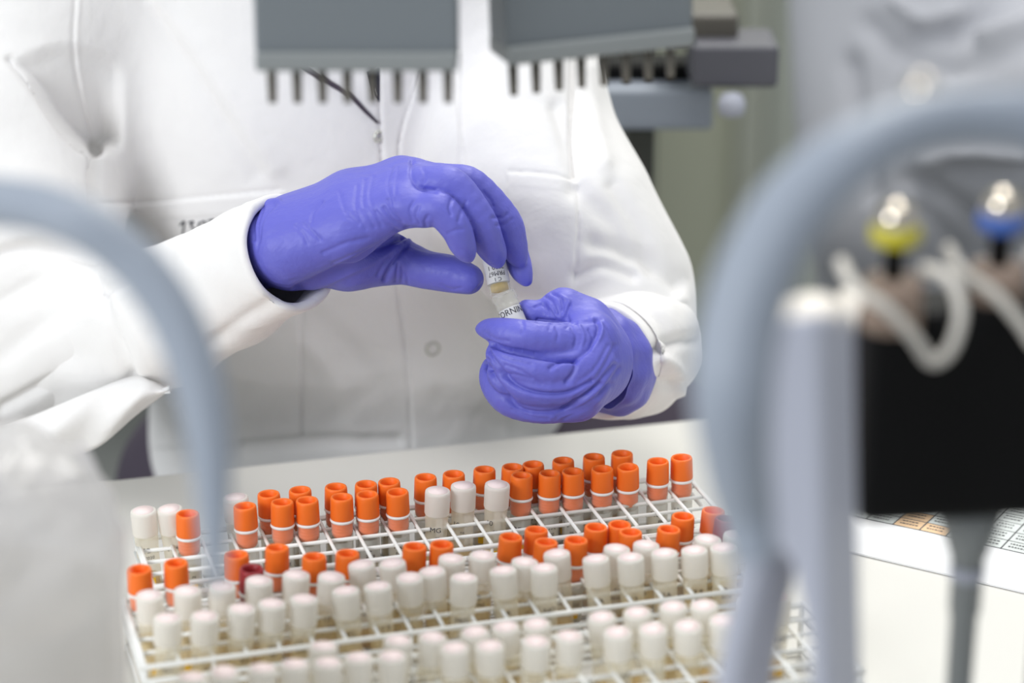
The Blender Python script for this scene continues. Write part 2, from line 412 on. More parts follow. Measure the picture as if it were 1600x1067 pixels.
# hollow under the raised arm: cloth falls inward towards the sleeve edge
pq_ = proj(W); N_ = vnormals(W, Q); edge = [tuple(v) for v in spline([(12, 84), (20, 100), (45, 126), (75, 180), (112, 222), (152, 246)], 8)]
dE = seg_dist(pq_[:, 0], pq_[:, 1], edge); inn = inside_poly(pq_[:, 0], pq_[:, 1], edge + [(200, 262), (240, 20), (5, 20)])
def ss(x): x = np.clip(x, 0, 1); return x * x * (3 - 2 * x)
dB = seg_dist(pq_[:, 0], pq_[:, 1], [(156, 248), (200, 262)])
top_ = 62 + 0.004 * (pq_[:, 0] - 105) ** 2
tt = ss((pq_[:, 1] - top_) / 210) * 1.6 * ss((200 - pq_[:, 0]) / 60) * ss(dE / 10) * ss(dB / 45) * inn * ((N_ * (np.array(CAM) - W)).sum(1) > 0)
tt += 0.12 * ss((pq_[:, 1] - top_) / 30) * ss((200 - pq_[:, 0]) / 30) * ss(dE / 10) * ss(dB / 45) * inn
W = W + np.array(FW) * (0.034 * tt)[:, None]
W = sculpt(W, Q, creases, polys)
coat = meshobj('lab_coat', W, Q, M['coat'], pr, True, True)
BV = BVHTree.FromPolygons([tuple(v) for v in W], Q.tolist())
def surf(px, py, lift=0.0):
    d = (at(px, py, 1) - CAM).normalized(); hit = BV.ray_cast(CAM, d)
    if hit[0] is None: return at(px, py, 1.5), -d
    return hit[0] - d * lift, hit[1]

def sleeve(name, pts, parent, creases=(), n=96, rim=0.003, inner=0.05, amp=0.002, squash=1.0):
    """cloth tube open at its first ring: outer wall, rolled rim, inner wall"""
    q = spline([tuple(at(p[0], p[1], D0 + p[2] / 1000)) + (p[3] / 1000.0,) for p in pts], 14)
    C = [Vector(v[:3]) for v in q]; R = [v[3] for v in q]; rings = []; up = None; fr = []
    for i, c in enumerate(C):
        t = (C[min(i + 1, len(C) - 1)] - C[max(i - 1, 0)]).normalized()
        if up is None: up = (UP - t * UP.dot(t)).normalized()
        up = (up - t * up.dot(t)).normalized(); sd = t.cross(up); fr.append((c, t, up, sd, R[i]))
    def ring(f, dr, dt=0.0, na=0.0, key=0.0):
        c, t, u, s, r = f; out = []
        for k in range(n):
            a = 2 * math.pi * k / n; dd = u * math.cos(a) + s * math.sin(a) * squash; p = c + dd * r
            nn = noise.noise(p * 22) + 0.5 * noise.noise(p * 50 + Vector((3, 3, 3)))
            out.append(p + dd * (dr + nn * na) + t * dt)
        return out
    seq = [ring(fr[j], -rim * 2, 0.0, amp) for j in range(10, 0, -1)]
    seq.append(ring(fr[0], -rim * 1.9, 0.0, amp)); seq.append(ring(fr[0], -rim * 1.4, -0.0014, amp)); seq.append(ring(fr[0], -rim * 0.8, -0.0018, amp)); seq.append(ring(fr[0], -rim * 0.2, -0.0012, amp)); seq.append(ring(fr[0], 0, 0.0, amp))
    for j in range(1, len(fr)): seq.append(ring(fr[j], 0, 0, amp * (1 + 2.2 * j / len(fr))))
    V = [v for r in seq for v in r]; Fq = []
    for j in range(len(seq) - 1):
        for k in range(n):
            a = j * n + k; b = j * n + (k + 1) % n; Fq.append((a, a + n, b + n, b))
    V = np.array(V); Fq = np.array(Fq)[:, ::-1]
    c0 = np.array(fr[5][0]); nn = vnormals(V, Fq); k0 = len(seq) // 2 * n
    if (nn[k0] @ (V[k0] - V[k0 + n // 2])) < 0: Fq = Fq[:, ::-1]
    V = sculpt(V, Fq, creases)
    return meshobj(name, V, Fq, M['coat'], parent, True, True)
s1 = sleeve('sleeve', [(450, 395, 2, 35), (410, 411, 18, 34.5), (350, 447, 42, 36), (270, 486, 78, 41), (190, 516, 112, 45), (100, 540, 140, 50)], pr,
       creases=[([(390, 320), (330, 352), (250, 385)], 1.5, 6), ([(150, 440), (170, 500), (205, 590)], -5, 8), ([(260, 400), (230, 450), (240, 520)], -3, 14), ([(430, 470), (380, 500), (300, 560)], -2.5, 12), ([(230, 410), (190, 440), (150, 455)], -5, 9)], amp=0.0016)
s2 = sleeve('sleeve', [(936, 563, 57, 34), (952, 561, 68, 35), (975, 553, 80, 37), (1000, 545, 105, 38), (1000, 530, 125, 36)], pr,
       creases=[([(1090, 530), (1050, 535), (1010, 560)], -5, 9), ([(1070, 600), (1030, 600), (1005, 615)], -5, 8), ([(1000, 470), (1030, 500), (1045, 540)], -3, 9), ([(1035, 560), (1060, 580), (1070, 620)], 4, 9)], amp=0.002)
# loose flap of the sleeve fold that hangs in front of the elbow
flt = spline([(-80, 700, 95), (60, 645, 80), (140, 612, 70), (205, 588, 64), (236, 594, 62), (264, 607, 60)], 8)
flb = spline([(-80, 745, 110), (40, 735, 100), (100, 718, 92), (156, 697, 84), (212, 650, 74), (265, 610, 62)], 8)
Vf = []; Ff = []
for i in range(len(flt)):
    for j in range(13):
        s_ = j / 12; q = flt[i] * (1 - s_) + flb[i] * s_
        Vf.append(tuple(at(q[0], q[1], D0 + (q[2] - 12 * math.sin(s_ * math.pi) + 3 * math.sin(i * 0.35 + s_ * 2)) / 1000)))
for i in range(len(flt) - 1):
    for j in range(12):
        a = i * 13 + j; Ff.append((a, a + 1, a + 14, a + 13))
fo = meshobj('sleeve_fold', Vf, Ff, M['coat'], pr, True, True)
sm = fo.modifiers.new('thick', 'SOLIDIFY'); sm.thickness = 0.0025
# shirt in the neck opening, thin dark line, snaps, handwriting
sh = [(574, 112), (592, 104), (592, 160), (584, 150)]
c = surf(583, 130)[0]
VV = [surf(a, b, 0.001)[0] for a, b in sh]; back = [v + Vector((0, 0.02, 0)) for v in VV]
mb = MB(); mb.add(VV + back, [(0, 1, 2, 3), (7, 6, 5, 4), (0, 4, 5, 1), (1, 5, 6, 2), (2, 6, 7, 3), (3, 7, 4, 0)])
mb.build('shirt', M['shirt'], pr, False, True, label='dark navy shirt in the neck opening')
pts = [surf(q[0], q[1], 0.001)[0] for q in spline([(470, 100), (505, 124), (545, 148), (572, 175), (590, 192)], 5)]
MB().tube(pts, [0.0022 - 0.0014 * i / (len(pts) - 1) for i in range(len(pts))], 8).build('neck_line', M['lap_shade'], pr, True, True, label='thin dark line at the neck opening')
def ring_at(px, py, R, r, m, name, fac=1.0):  # a snap set in the coat
    p, nn = surf(px, py, 0.0006); q = nn.to_track_quat('Z', 'Y').to_matrix().to_4x4(); MM = Matrix.Translation(p) @ q; mb = MB(); V = []; Fs = []; n1, n2 = 36, 10
    for i in range(n1):
        for j in range(n2):
            a = 2 * math.pi * i / n1; b = 2 * math.pi * j / n2
            V.append(MM @ Vector(((R + r * math.cos(b)) * math.cos(a), (R + r * math.cos(b)) * math.sin(a), r * math.sin(b))))
            Fs.append((i * n2 + j, ((i + 1) % n1) * n2 + j, ((i + 1) % n1) * n2 + (j + 1) % n2, i * n2 + (j + 1) % n2))
    return mb.add(V, Fs).build(name, m, coat, True, True)
ring_at(676, 545, 0.0042, 0.0008, M['snap'], 'snap_button')
ring_at(591, 213, 0.003, 0.0011, M['snap'], 'snap_button')
for st in ([(281, 352), (288, 346), (285, 367)], [(294, 348), (302, 346), (298, 354), (305, 358), (297, 364)], [(311, 348), (309, 362), (319, 360), (320, 346), (311, 349)], [(325, 345), (334, 343), (329, 350), (336, 354), (330, 358)]):
    pp = [surf(q[0], q[1], 0.0006)[0] for q in spline(st, 4)]
    MB().tube(pp, 0.00055, 6).build('handwriting', M['ink'], coat, True, True)
# lap form behind the table edge, coloured dark to deepen shade under the coat
X, Y, Z = grid((-0.36, -0.30, 1.45), (0.26, -0.02, 1.95), 0.006)
Wx, Wy, Wz = camgrid_world(X, Y, Z)
V = (np.sqrt(((Wx + 0.05) / 0.24) ** 2 + ((Wy - 0.37) / 0.13) ** 2 + ((Wz + 0.12) / 0.12) ** 2) - 1) * 0.12
P, Q = surfnets(V.astype(np.float32), (-0.36, -0.30, 1.45), 0.006)
meshobj('lap_shade', c2w(P), Q, M['lap_shade'], pr, True, True)

# ---------------------------------------------------------------- gloved hands
def hand(name, palm, fingers, lo, hi, creases, kp=0.012, kf=0.0012, kj=0.006, h=0.0008, label=None):
    X, Y, Z = grid(lo, hi, h); pv = None
    for c in palm:
        d = chain(X, Y, Z, c, 0.006); pv = d if pv is None else smin(pv, d, kp)
    fv = None
    for c in fingers:
        d = chain(X, Y, Z, c, 0.0006, 4); fv = d if fv is None else smin(fv, d, kf)
    V = smin(pv, fv, kj)
    P, Q = surfnets(V.astype(np.float32), lo, h); P = relax(P, Q, 2)
    W = sculpt(c2w(P), Q, [(c, a * (1.2 if abs(a) < 1.5 else 1.25), wd * 0.9) for c, a, wd in creases])
    o = meshobj(name, W, Q, M['glove'], pr, True, True)
    if label: o['label'] = label
    return o
def cbox(x0, x1, y0, y1, z0, z1):
    s = F / D0
    return ((x0 - 800) / s - 0.01, (533.5 - y1) / s - 0.01, D0 + z0 / 1000), ((x1 - 800) / s + 0.01, (533.5 - y0) / s + 0.01, D0 + z1 / 1000)
# upper hand (person's right), fingers hanging over the vial
lo, hi = cbox(340, 850, 235, 480, -60, 85)
palmA = [[(360, 412, 55, 58), (415, 388, 24, 58), (455, 374, 4, 60)],
         [(450, 392, -8, 50), (540, 365, -18, 42), (626, 322, -26, 31)],
         [(450, 380, 0, 52), (550, 338, -10, 46), (636, 300, -14, 34)],
         [(450, 370, 8, 50), (550, 322, 2, 46), (640, 284, 0, 36)],
         [(450, 362, 16, 44), (550, 312, 14, 42), (626, 281, 14, 33)],
         [(460, 400, 10, 48), (545, 404, 14, 46), (600, 400, 20, 40)]]
fingA = [[(626, 322, -26, 30), (662, 328, -31, 28), (686, 327, -33, 27), (711, 355, -31, 24), (722, 380, -27, 21), (728, 393, -24, 16), (732, 402, -22, 9)],
         [(636, 296, -13, 33), (680, 288, -20, 30), (710, 293, -22, 28), (748, 342, -19, 26), (763, 378, -11, 24), (773, 397, -5, 19), (778, 411, -3, 9)],
         [(640, 286, 0, 34), (700, 286, -4, 30), (738, 292, -5, 28), (787, 343, 0, 26), (800, 376, 5, 23), (807, 396, 8, 18), (813, 408, 9, 10)],
         [(626, 281, 14, 33), (700, 288, 14, 28), (740, 305, 16, 26), (790, 365, 20, 23), (808, 405, 18, 20), (815, 424, 15, 17), (822, 438, 14, 10)],
         [(545, 405, 18, 44), (620, 408, 24, 36), (664, 421, 20, 30), (705, 428, 17, 29), (732, 436, 13, 24)]]
crA = [([(505, 395), (540, 380), (575, 372)], -0.6, 4), ([(520, 412), (560, 395), (600, 378)], -0.6, 3), ([(530, 300), (540, 330), (560, 350)], -0.5, 3.5),
       ([(645, 345), (640, 330), (646, 315)], -0.6, 2.5), ([(655, 350), (650, 336), (655, 322)], -0.5, 2.5), ([(690, 445), (705, 452), (720, 450)], -0.4, 2.5), ([(735, 400), (728, 392), (718, 390)], -0.4, 2), ([(660, 262), (664, 272), (662, 285)], -0.5, 3), ([(590, 430), (605, 405), (630, 380)], -0.7, 3),
       ([(462, 452), (540, 415), (600, 385), (648, 360)], -2.2, 5), ([(480, 455), (550, 425), (610, 395), (650, 366)], 0.9, 5),
       ([(644, 252), (643, 275), (655, 292), (680, 299)], -1.2, 4),
       ([(558, 290), (556, 325), (572, 358)], -0.5, 3), ([(570, 282), (568, 320), (585, 355)], -0.6, 3), ([(583, 276), (578, 310), (596, 352)], -0.6, 3.5), ([(612, 262), (606, 290), (612, 318)], -0.6, 3), ([(622, 262), (618, 290), (618, 320)], -0.5, 2.5),
       ([(600, 325), (615, 345), (640, 358)], -1.0, 4), ([(588, 330), (606, 350), (632, 366)], -0.6, 3), ([(606, 312), (614, 330), (628, 346)], -0.9, 3.5),
       ([(503, 316), (490, 332), (486, 350)], -0.7, 3), ([(476, 350), (488, 362), (500, 374)], -0.7, 3.5), ([(462, 352), (475, 368), (480, 380)], -0.5, 3),
       ([(404, 326), (396, 350), (396, 375)], -1.0, 3), ([(412, 322), (403, 350), (402, 385)], -0.8, 2.5), ([(430, 320), (410, 345), (405, 378)], -0.7, 2.5), ([(388, 330), (420, 316), (436, 314)], 1.4, 3.5),
       ([(600, 438), (612, 415), (635, 385)], -1.8, 4), ([(618, 440), (620, 425), (622, 412)], -0.7, 2.5), ([(627, 441), (629, 428), (628, 418)], -0.6, 2.5), ([(637, 443), (636, 434), (634, 424)], -0.5, 2.5),
       ([(665, 353), (664, 346), (668, 338)], -0.8, 3), ([(705, 335), (702, 325), (706, 310)], -0.9, 3), ([(717, 345), (722, 328), (728, 315)], -0.7, 3),
       ([(770, 340), (785, 340), (792, 334)], -0.7, 3), ([(776, 352), (790, 350), (800, 342)], -0.6, 3), ([(755, 300), (766, 312), (770, 322)], -0.7, 3), ([(742, 455), (750, 446), (756, 440)], -0.4, 2), ([(700, 365), (710, 360), (722, 358)], -0.4, 3)]
gA = hand('glove', palmA, fingA, lo, hi, crA, label='violet glove on the upper hand, back of the hand to the viewer')
# lower hand (person's left), fist round the lower vial
lo, hi = cbox(735, 1010, 440, 675, -60, 90)
palmB = [[(934, 562, 50, 52), (925, 562, 24, 51), (910, 564, 8, 51)],
         [(925, 550, 16, 46), (925, 528, 0, 36)], [(925, 560, 10, 48), (922, 566, -8, 36)], [(922, 575, 10, 50), (914, 598, -8, 34)], [(918, 580, 14, 50), (900, 620, 0, 34)],
         [(925, 545, 22, 46), (912, 506, 18, 40), (880, 487, 16, 34)]]
fingB = [[(926, 528, -2, 34), (880, 532, -14, 28), (832, 527, -21, 26), (792, 522, -17, 25), (768, 515, -8, 18), (756, 514, -5, 12), (749, 514, -4, 6)],
         [(918, 566, -10, 33), (860, 578, -18, 30), (815, 570, -18, 29), (784, 554, -12, 25), (800, 552, 10, 18)],
         [(912, 598, -10, 32), (855, 606, -16, 30), (815, 600, -14, 29), (787, 583, -8, 26), (800, 575, 10, 18)],
         [(903, 622, 0, 34), (850, 632, -6, 30), (800, 624, -3, 28), (776, 600, 2, 25), (772, 576, 8, 20), (790, 560, 16, 14)],
         [(880, 487, 16, 34), (855, 492, 15, 24), (836, 488, 13, 19), (822, 482, 12, 14)]]
crB = [([(785, 590), (800, 585), (830, 592)], -0.6, 3), ([(790, 570), (815, 580), (845, 600)], -0.5, 3), ([(800, 640), (830, 652), (865, 655)], -0.6, 3), ([(880, 655), (930, 628), (968, 575)], -0.9, 3), ([(940, 500), (955, 525), (965, 560)], -0.7, 3.5), ([(770, 545), (790, 560), (830, 570)], -0.5, 3), ([(815, 502), (818, 510), (816, 520)], -0.5, 2.5), ([(868, 512), (872, 520), (870, 532)], -0.5, 2.5), ([(893, 512), (900, 525), (898, 540)], -0.8, 3), ([(905, 508), (912, 525), (908, 545)], 0.7, 3),
       ([(762, 536), (790, 546), (830, 554), (870, 561), (900, 563)], -3.2, 4), ([(860, 575), (880, 562), (898, 566), (896, 582), (885, 596)], -1.4, 4),
       ([(757, 540), (775, 570), (805, 600), (840, 614), (885, 614), (925, 595)], -2.0, 4), ([(762, 575), (785, 610), (815, 640), (860, 645), (900, 630), (940, 600)], -2.0, 4.5),
       ([(900, 562), (925, 540), (935, 515), (932, 500)], -1.4, 4), ([(925, 545), (938, 525), (940, 505), (925, 498)], 0.8, 3.5), ([(920, 515), (926, 528), (922, 545)], -0.8, 2.5),
       ([(836, 480), (850, 475), (856, 490)], -0.8, 2.5), ([(850, 462), (862, 470), (870, 490)], -0.9, 2.5), ([(862, 458), (876, 466), (880, 486)], -1.0, 2.5), ([(846, 474), (858, 484), (868, 498)], -0.7, 2.5), ([(874, 462), (888, 470), (886, 482), (880, 494)], 0.9, 3), ([(890, 478), (885, 490), (888, 500)], -1.0, 3),
       ([(880, 640), (920, 615), (960, 570)], -1.3, 4), ([(870, 652), (915, 634), (955, 600)], -1.1, 4), ([(895, 625), (930, 595), (962, 540)], -0.8, 4), ([(900, 600), (930, 575), (950, 540)], -0.6, 4), ([(860, 655), (900, 645), (935, 625)], 0.8, 4),
       ([(858, 515), (862, 505), (866, 502)], -0.4, 2.5), ([(885, 512), (892, 506), (900, 502)], -0.6, 2.5), ([(840, 500), (885, 503), (935, 500)], -1.4, 3.5),
       ([(758, 520), (775, 530), (795, 533)], -0.5, 3), ([(751, 560), (760, 562), (763, 575)], -1.4, 3.5)]
gB = hand('glove', palmB, fingB, lo, hi, crB, label='violet glove on the lower hand, fist closed round the lower vial')
# rolled glove cuff round the lower wrist
cc = [(934, 566, 34, 24), (940, 566, 39, 26.5), (948, 566, 45, 28), (958, 566, 52, 28), (968, 564, 66, 26)]
mb = MB(); V = []; Fs = []
for i, q in enumerate(spline(cc, 5)):
    c = at(q[0], q[1], D0 + q[2] / 1000); t = Vector((0.62, 0.78, -0.05)).normalized(); u = (UP - t * UP.dot(t)).normalized(); s = t.cross(u)
    for k in range(72):
        a = 2 * math.pi * k / 72; dd = u * math.cos(a) * 1.12 + s * math.sin(a); r = q[3] / 1000 + 0.0006 * math.sin(5 * a + i * 0.5) + 0.0004 * math.sin(11 * a)
        V.append(c + dd * r)
nr = len(V) // 72
for j in range(nr - 1):
    for k in range(72): a = j * 72 + k; b = j * 72 + (k + 1) % 72; Fs.append((a, b, b + 72, a + 72))
Fs.append(tuple(range(72)))
o = mb.add(V, Fs).build('glove_cuff', M['glove'], gB, True, True)

# ---------------------------------------------------------------- cryovials
def add_text_on_cyl(mb, s, size, R, z, a0, flip=False):
    V, Fs = text_geo(s, size)
    def mp(v):
        x, y = (-v.x, -v.y) if flip else (v.x, v.y); a = a0 + x / R
        return (R * math.cos(a), R * math.sin(a), z + y)
    mb.add([mp(v) for v in V], Fs)
def knurl(n, depth):
    def f(r, z, i):
        return r - (depth if (i % 2 and 0.0345 < z < 0.0445 and r > 0.0055) else 0)
    return f
def cap_mesh():
    mb = MB(); pr_ = [(0.0045, 0.0435), (0.0046, 0.0470), (0.0052, 0.0477), (0.0059, 0.0475), (0.0062, 0.0467), (0.0063, 0.0450), (0.0065, 0.0355), (0.0064, 0.0350), (0.0050, 0.0350)]
    pr_ = [(0.0002, 0.0425), (0.0043, 0.0425)] + pr_
    return mb.lathe(pr_[::-1], 72, close=False, rfun=knurl(72, 0.00022))
def simple(prof, n=28, close=False): return MB().lathe(prof, n, close=close)
def proto_mesh(name, mb, m):
    me = bpy.data.meshes.new(name); me.from_pydata([tuple(v) for v in mb.v], [], mb.f); me.materials.append(m)
    me.polygons.foreach_set('use_smooth', [True] * len(me.polygons)); me.update(); return me
R_ = 0.0061
PM = {}
PM['cap_o'] = proto_mesh('cap', cap_mesh(), M['orange'])
PM['cap_r'] = proto_mesh('cap', cap_mesh(), M['red'])
PM['gasket'] = proto_mesh('gasket', simple([(0.0052, 0.0330), (0.0064, 0.0332), (0.0068, 0.0339), (0.0067, 0.0346), (0.0060, 0.0349)]), M['white'])
th = [(0.0003, 0.0242), (0.0050, 0.0242), (0.0056, 0.0250)]
for k in range(4): th += [(0.0056, 0.0262 + k * 0.0018), (0.00595, 0.0269 + k * 0.0018), (0.0056, 0.0276 + k * 0.0018)]
th += [(0.0053, 0.0345)]
PM['plug'] = proto_mesh('threaded_plug', simple(th), M['orange_in'])
PM['plug_r'] = proto_mesh('threaded_plug', simple(th), M['red'])
PM['neck'] = proto_mesh('clear_neck', simple([(R_, 0.0222), (R_ + 0.00005, 0.0232), (R_ - 0.0001, 0.0272), (R_ + 0.00015, 0.0280), (R_, 0.0288), (R_ + 0.0001, 0.0330)]), M['clear'])
PM['tube'] = proto_mesh('tube', simple([(0.0004, 0.0), (0.0040, 0.0002), (0.0056, 0.0016), (R_, 0.004), (R_, 0.0222)]), M['clear_lo'])
PM['fluid_a'] = proto_mesh('fluid', simple([(0.0003, 0.0012), (0.0040, 0.0014), (0.0050, 0.003), (0.0051, 0.0078), (0.0003, 0.0078)]), M['amber'])
PM['fluid_s'] = proto_mesh('fluid', simple([(0.0003, 0.0012), (0.0040, 0.0014), (0.0050, 0.003), (0.0051, 0.0150), (0.0003, 0.0150)]), M['straw'])
PM['fluid_w'] = proto_mesh('fluid', simple([(0.0003, 0.0012), (0.0040, 0.0014), (0.0053, 0.003), (0.0054, 0.0230), (0.0003, 0.0230)]), M['straw'])
PM['cap_w'] = proto_mesh('cap', simple([(0.0060, 0.0325), (0.0067, 0.0328), (0.0070, 0.0336), (0.0071, 0.0450), (0.0069, 0.0464), (0.0062, 0.0468), (0.0002, 0.0468)]), M['frost'])
PM['disc'] = proto_mesh('cap_disc', simple([(0.0056, 0.0468), (0.0056, 0.0471), (0.0002, 0.0472)]), M['pink'])
PM['tube_w'] = proto_mesh('tube', simple([(0.0004, 0.0), (0.0040, 0.0002), (0.0056, 0.0016), (R_, 0.004), (R_, 0.022), (0.0066, 0.0345)]), M['frostbody'])
for i, s in enumerate(['PRE', '12', 'NO', '10', '17.9', '1A', '13', 'MG']):
    mb = MB()
    add_text_on_cyl(mb, s, 0.0042, R_ + 0.0002, 0.0168, -math.pi / 2 + 0.35 * ((i % 3) - 1))
    add_text_on_cyl(mb, ['PRE', '2020', '07', 'ns'][i % 4], 0.0026, R_ + 0.0002, 0.0125, -math.pi / 2 + 0.2)
    PM['w%d' % i] = proto_mesh('writing', mb, M['ink'])
mb = MB()
VV = []
for a in (-0.35, 0.0, 0.35):
    for z in (0.0045, 0.0085): VV.append(((R_ + 0.0002) * math.cos(a - 1.4), (R_ + 0.0002) * math.sin(a - 1.4), z))
mb.add(VV, [(0, 2, 3, 1), (2, 4, 5, 3)])
PM['patch'] = proto_mesh('code_patch', mb, M['amberlab'])

# wire rack lattice: cells of pitch PT, rows counted towards the viewer
ZT = 0.049                                  # height of cap tops above the table
r1, r2 = on(293, 806, ZT), on(1065, 718, ZT)
rd = r2 - r1; rd.z = 0; rd.normalize(); rn = Vector((rd.y, -rd.x, 0))     # along row; toward the viewer
ANG = math.atan2(rd.y, rd.x)
ORG = on(1028, 724, ZT); ORG.z = 0
PT = 0.0168
def uv(P):
    d = P - ORG; return d.dot(rd) / PT, d.dot(rn) / PT
ORD = ['first', 'second', 'third', 'fourth', 'fifth', 'sixth', 'seventh', 'eighth', 'ninth', 'tenth', 'eleventh', 'twelfth', 'thirteenth', 'fourteenth', 'fifteenth', 'sixteenth', 'seventeenth', 'eighteenth', 'nineteenth', 'twentieth', 'twenty-first', 'twenty-second']
KINDS_ = {'o': ('orange-capped clear sample vial', [('cap', 'cap_o'), ('gasket', 'gasket'), ('threaded_plug', 'plug'), ('clear_neck', 'neck'), ('tube', 'tube')]),
          'r': ('dark red capped sample vial', [('cap', 'cap_r'), ('gasket', 'gasket'), ('threaded_plug', 'plug_r'), ('clear_neck', 'neck'), ('tube', 'tube')]),
          'w': ('frosted white-capped sample vial', [('cap', 'cap_w'), ('cap_disc', 'disc'), ('tube', 'tube_w')])}
random.seed(4)
occupied = set(); stats = []; tube_log = []
def place_tube(kind, px, py, label, group, rowkey):
    top = on(px, py, ZT); u, v = uv(top); cu, cv = round(u), round((v - rowkey) / 0.9)
    best = None
    for du in (0, -1, 1, -2, 2):
        for dv in (0,):
            kk = (cu + du, cv)
            if kk + (rowkey,) in occupied: continue
            dist = abs(u - kk[0])
            if best is None or dist < best[0]: best = (dist, kk)
    k = best[1]; occupied.add(k + (rowkey,)); tube_log.append((px, py, best[0]))
    v0 = rowkey + cv * 0.9; lean = Vector((u - k[0], v - v0)); f = 0.55
    base = ORG + rd * ((k[0] + lean.x * f) * PT) + rn * ((v0 + lean.y * f) * PT); base.z = 0.0033
    top = Vector((top.x, top.y, ZT)); ax = (top - base).normalized()
    rot = Vector((0, 0, 1)).rotation_difference(ax)
    e = empty('sample_vial', base, label, 'vial', group, rot)
    nm, parts = KINDS_[kind]
    made = {}
    for (n, key) in parts:
        if n in ('cap', 'tube'): made[n] = link(bpy.data.objects.new(n, PM[key]), e)
    for (n, key) in parts:
        if n not in made: link(bpy.data.objects.new(n, PM[key]), made['tube' if n == 'clear_neck' else 'cap'])
    tb_ = made['tube']
    wo = link(bpy.data.objects.new('writing', PM['w%d' % random.randrange(8)]), tb_)
    if kind == 'w': wo.location.z = 0.0085; wo.scale = (1.08, 1.08, 1)
    if random.random() < 0.6: link(bpy.data.objects.new('code_patch', PM['patch']), tb_)
    link(bpy.data.objects.new('fluid', PM['fluid_a' if random.random() < 0.5 else ('fluid_w' if kind == 'w' else 'fluid_s')]), tb_)
    # turn each vial about its own axis a little
    e.rotation_quaternion = rot @ Matrix.Rotation(random.uniform(-0.35, 0.35), 3, 'Z').to_quaternion()
    return e
rows = [
    ('rear rack back row', -0.88, [(224, 800, 'w'), (265, 797, 'w'), (368, 779, 'w'), (420, 776, 'o'), (469, 770, 'o'), (525, 765, 'o'), (572, 761, 'o'), (608, 757, 'o'), (665, 750, 'o'), (709, 745, 'o'), (757, 738, 'o'), (801, 734, 'o'), (833, 730, 'o'), (880, 724, 'o'), (928, 718, 'o'), (972, 713, 'o')]),
    ('rear rack second row', -0.88, [(293, 807, 'o'), (383, 795, 'o'), (441, 789, 'o'), (480, 786, 'o'), (534, 781, 'o'), (574, 777, 'o'), (621, 773, 'o'), (684, 769, 'w'), (724, 761, 'w'), (777, 759, 'w'), (815, 747, 'o'), (859, 744, 'o'), (895, 741, 'o'), (941, 737, 'o'), (981, 734, 'o'), (1028, 725, 'o'), (1065, 719, 'o')]),
    ('middle rack back row', 3.55, [(218, 894, 'o'), (275, 884, 'o'), (370, 871, 'o'), (433, 860, 'o'), (543, 869, 'o'), (648, 858, 'o'), (690, 855, 'o'), (838, 832, 'o'), (931, 828, 'o'), (968, 824, 'o'), (1067, 811, 'o'), (1114, 802, 'o')]),
    ('middle rack second row', 3.55, [(491, 874, 'o'), (798, 843, 'o'), (853, 851, 'o'), (900, 848, 'o'), (985, 836, 'o'), (1045, 831, 'o'), (393, 893, 'r'), (1134, 815, 'r')]),
    ('middle rack third row', 3.55, [(234, 932, 'w'), (293, 925, 'w'), (347, 919, 'w'), (405, 909, 'w'), (463, 900, 'w'), (518, 903, 'w'), (565, 884, 'w'), (613, 882, 'w'), (706, 875, 'w'), (754, 870, 'w'), (820, 880, 'w'), (870, 867, 'w'), (964, 859, 'w'), (1010, 853, 'w'), (1106, 844, 'w'), (1150, 838, 'w')]),
    ('middle rack front row', 3.55, [(262, 968, 'w'), (320, 965, 'w'), (425, 945, 'w'), (475, 938, 'w'), (540, 925, 'w'), (640, 905, 'w'), (675, 895, 'w'), (786, 893, 'w'), (931, 875, 'w'), (1038, 866, 'w'), (378, 953, 'w'), (590, 918, 'w'), (725, 905, 'w'), (850, 890, 'w'), (985, 873, 'w'), (1085, 862, 'w'), (1130, 858, 'w')]),
    ('nearest rack back row', 10.5, [(505, 1012, 'w'), (622, 1003, 'w'), (676, 998, 'w'), (742, 990, 'w'), (790, 982, 'w'), (838, 977, 'w'), (940, 966, 'w'), (996, 959, 'w'), (1052, 950, 'w'), (1100, 948, 'w'), (1170, 940, 'w'), (1215, 935, 'w')]),
    ('nearest rack second row', 10.5, [(300, 1060, 'w'), (350, 1052, 'w'), (410, 1046, 'w'), (460, 1040, 'w'), (560, 1030, 'w'), (710, 1015, 'w'), (890, 996, 'w'), (965, 990, 'w'), (1020, 985, 'w'), (1130, 972, 'w'), (1190, 965, 'w'), (512, 1038, 'w'), (612, 1028, 'w'), (765, 1012, 'w'), (838, 1005, 'w'), (1075, 980, 'w')]),
]
RC = {'r': 0}
for rname, off, lst in rows:
    for k in 'orw':
        ts = sorted([t for t in lst if t[2] == k])
        cn = {'o': 'orange-capped vial', 'w': 'frosted white-capped vial', 'r': 'dark red capped vial'}[k]
        for i, (px, py, _) in enumerate(ts):
            if len(ts) == 1: where = 'the only such one in the '
            elif i == 0: where = 'leftmost such in the '
            elif i == len(ts) - 1: where = 'rightmost such in the '
            else: where = ORD[i] + ' such from left in the '
            place_tube(k, px, py, '%s, %s%s' % (cn, where, rname), '%ss in the %s' % (cn, rname), off)

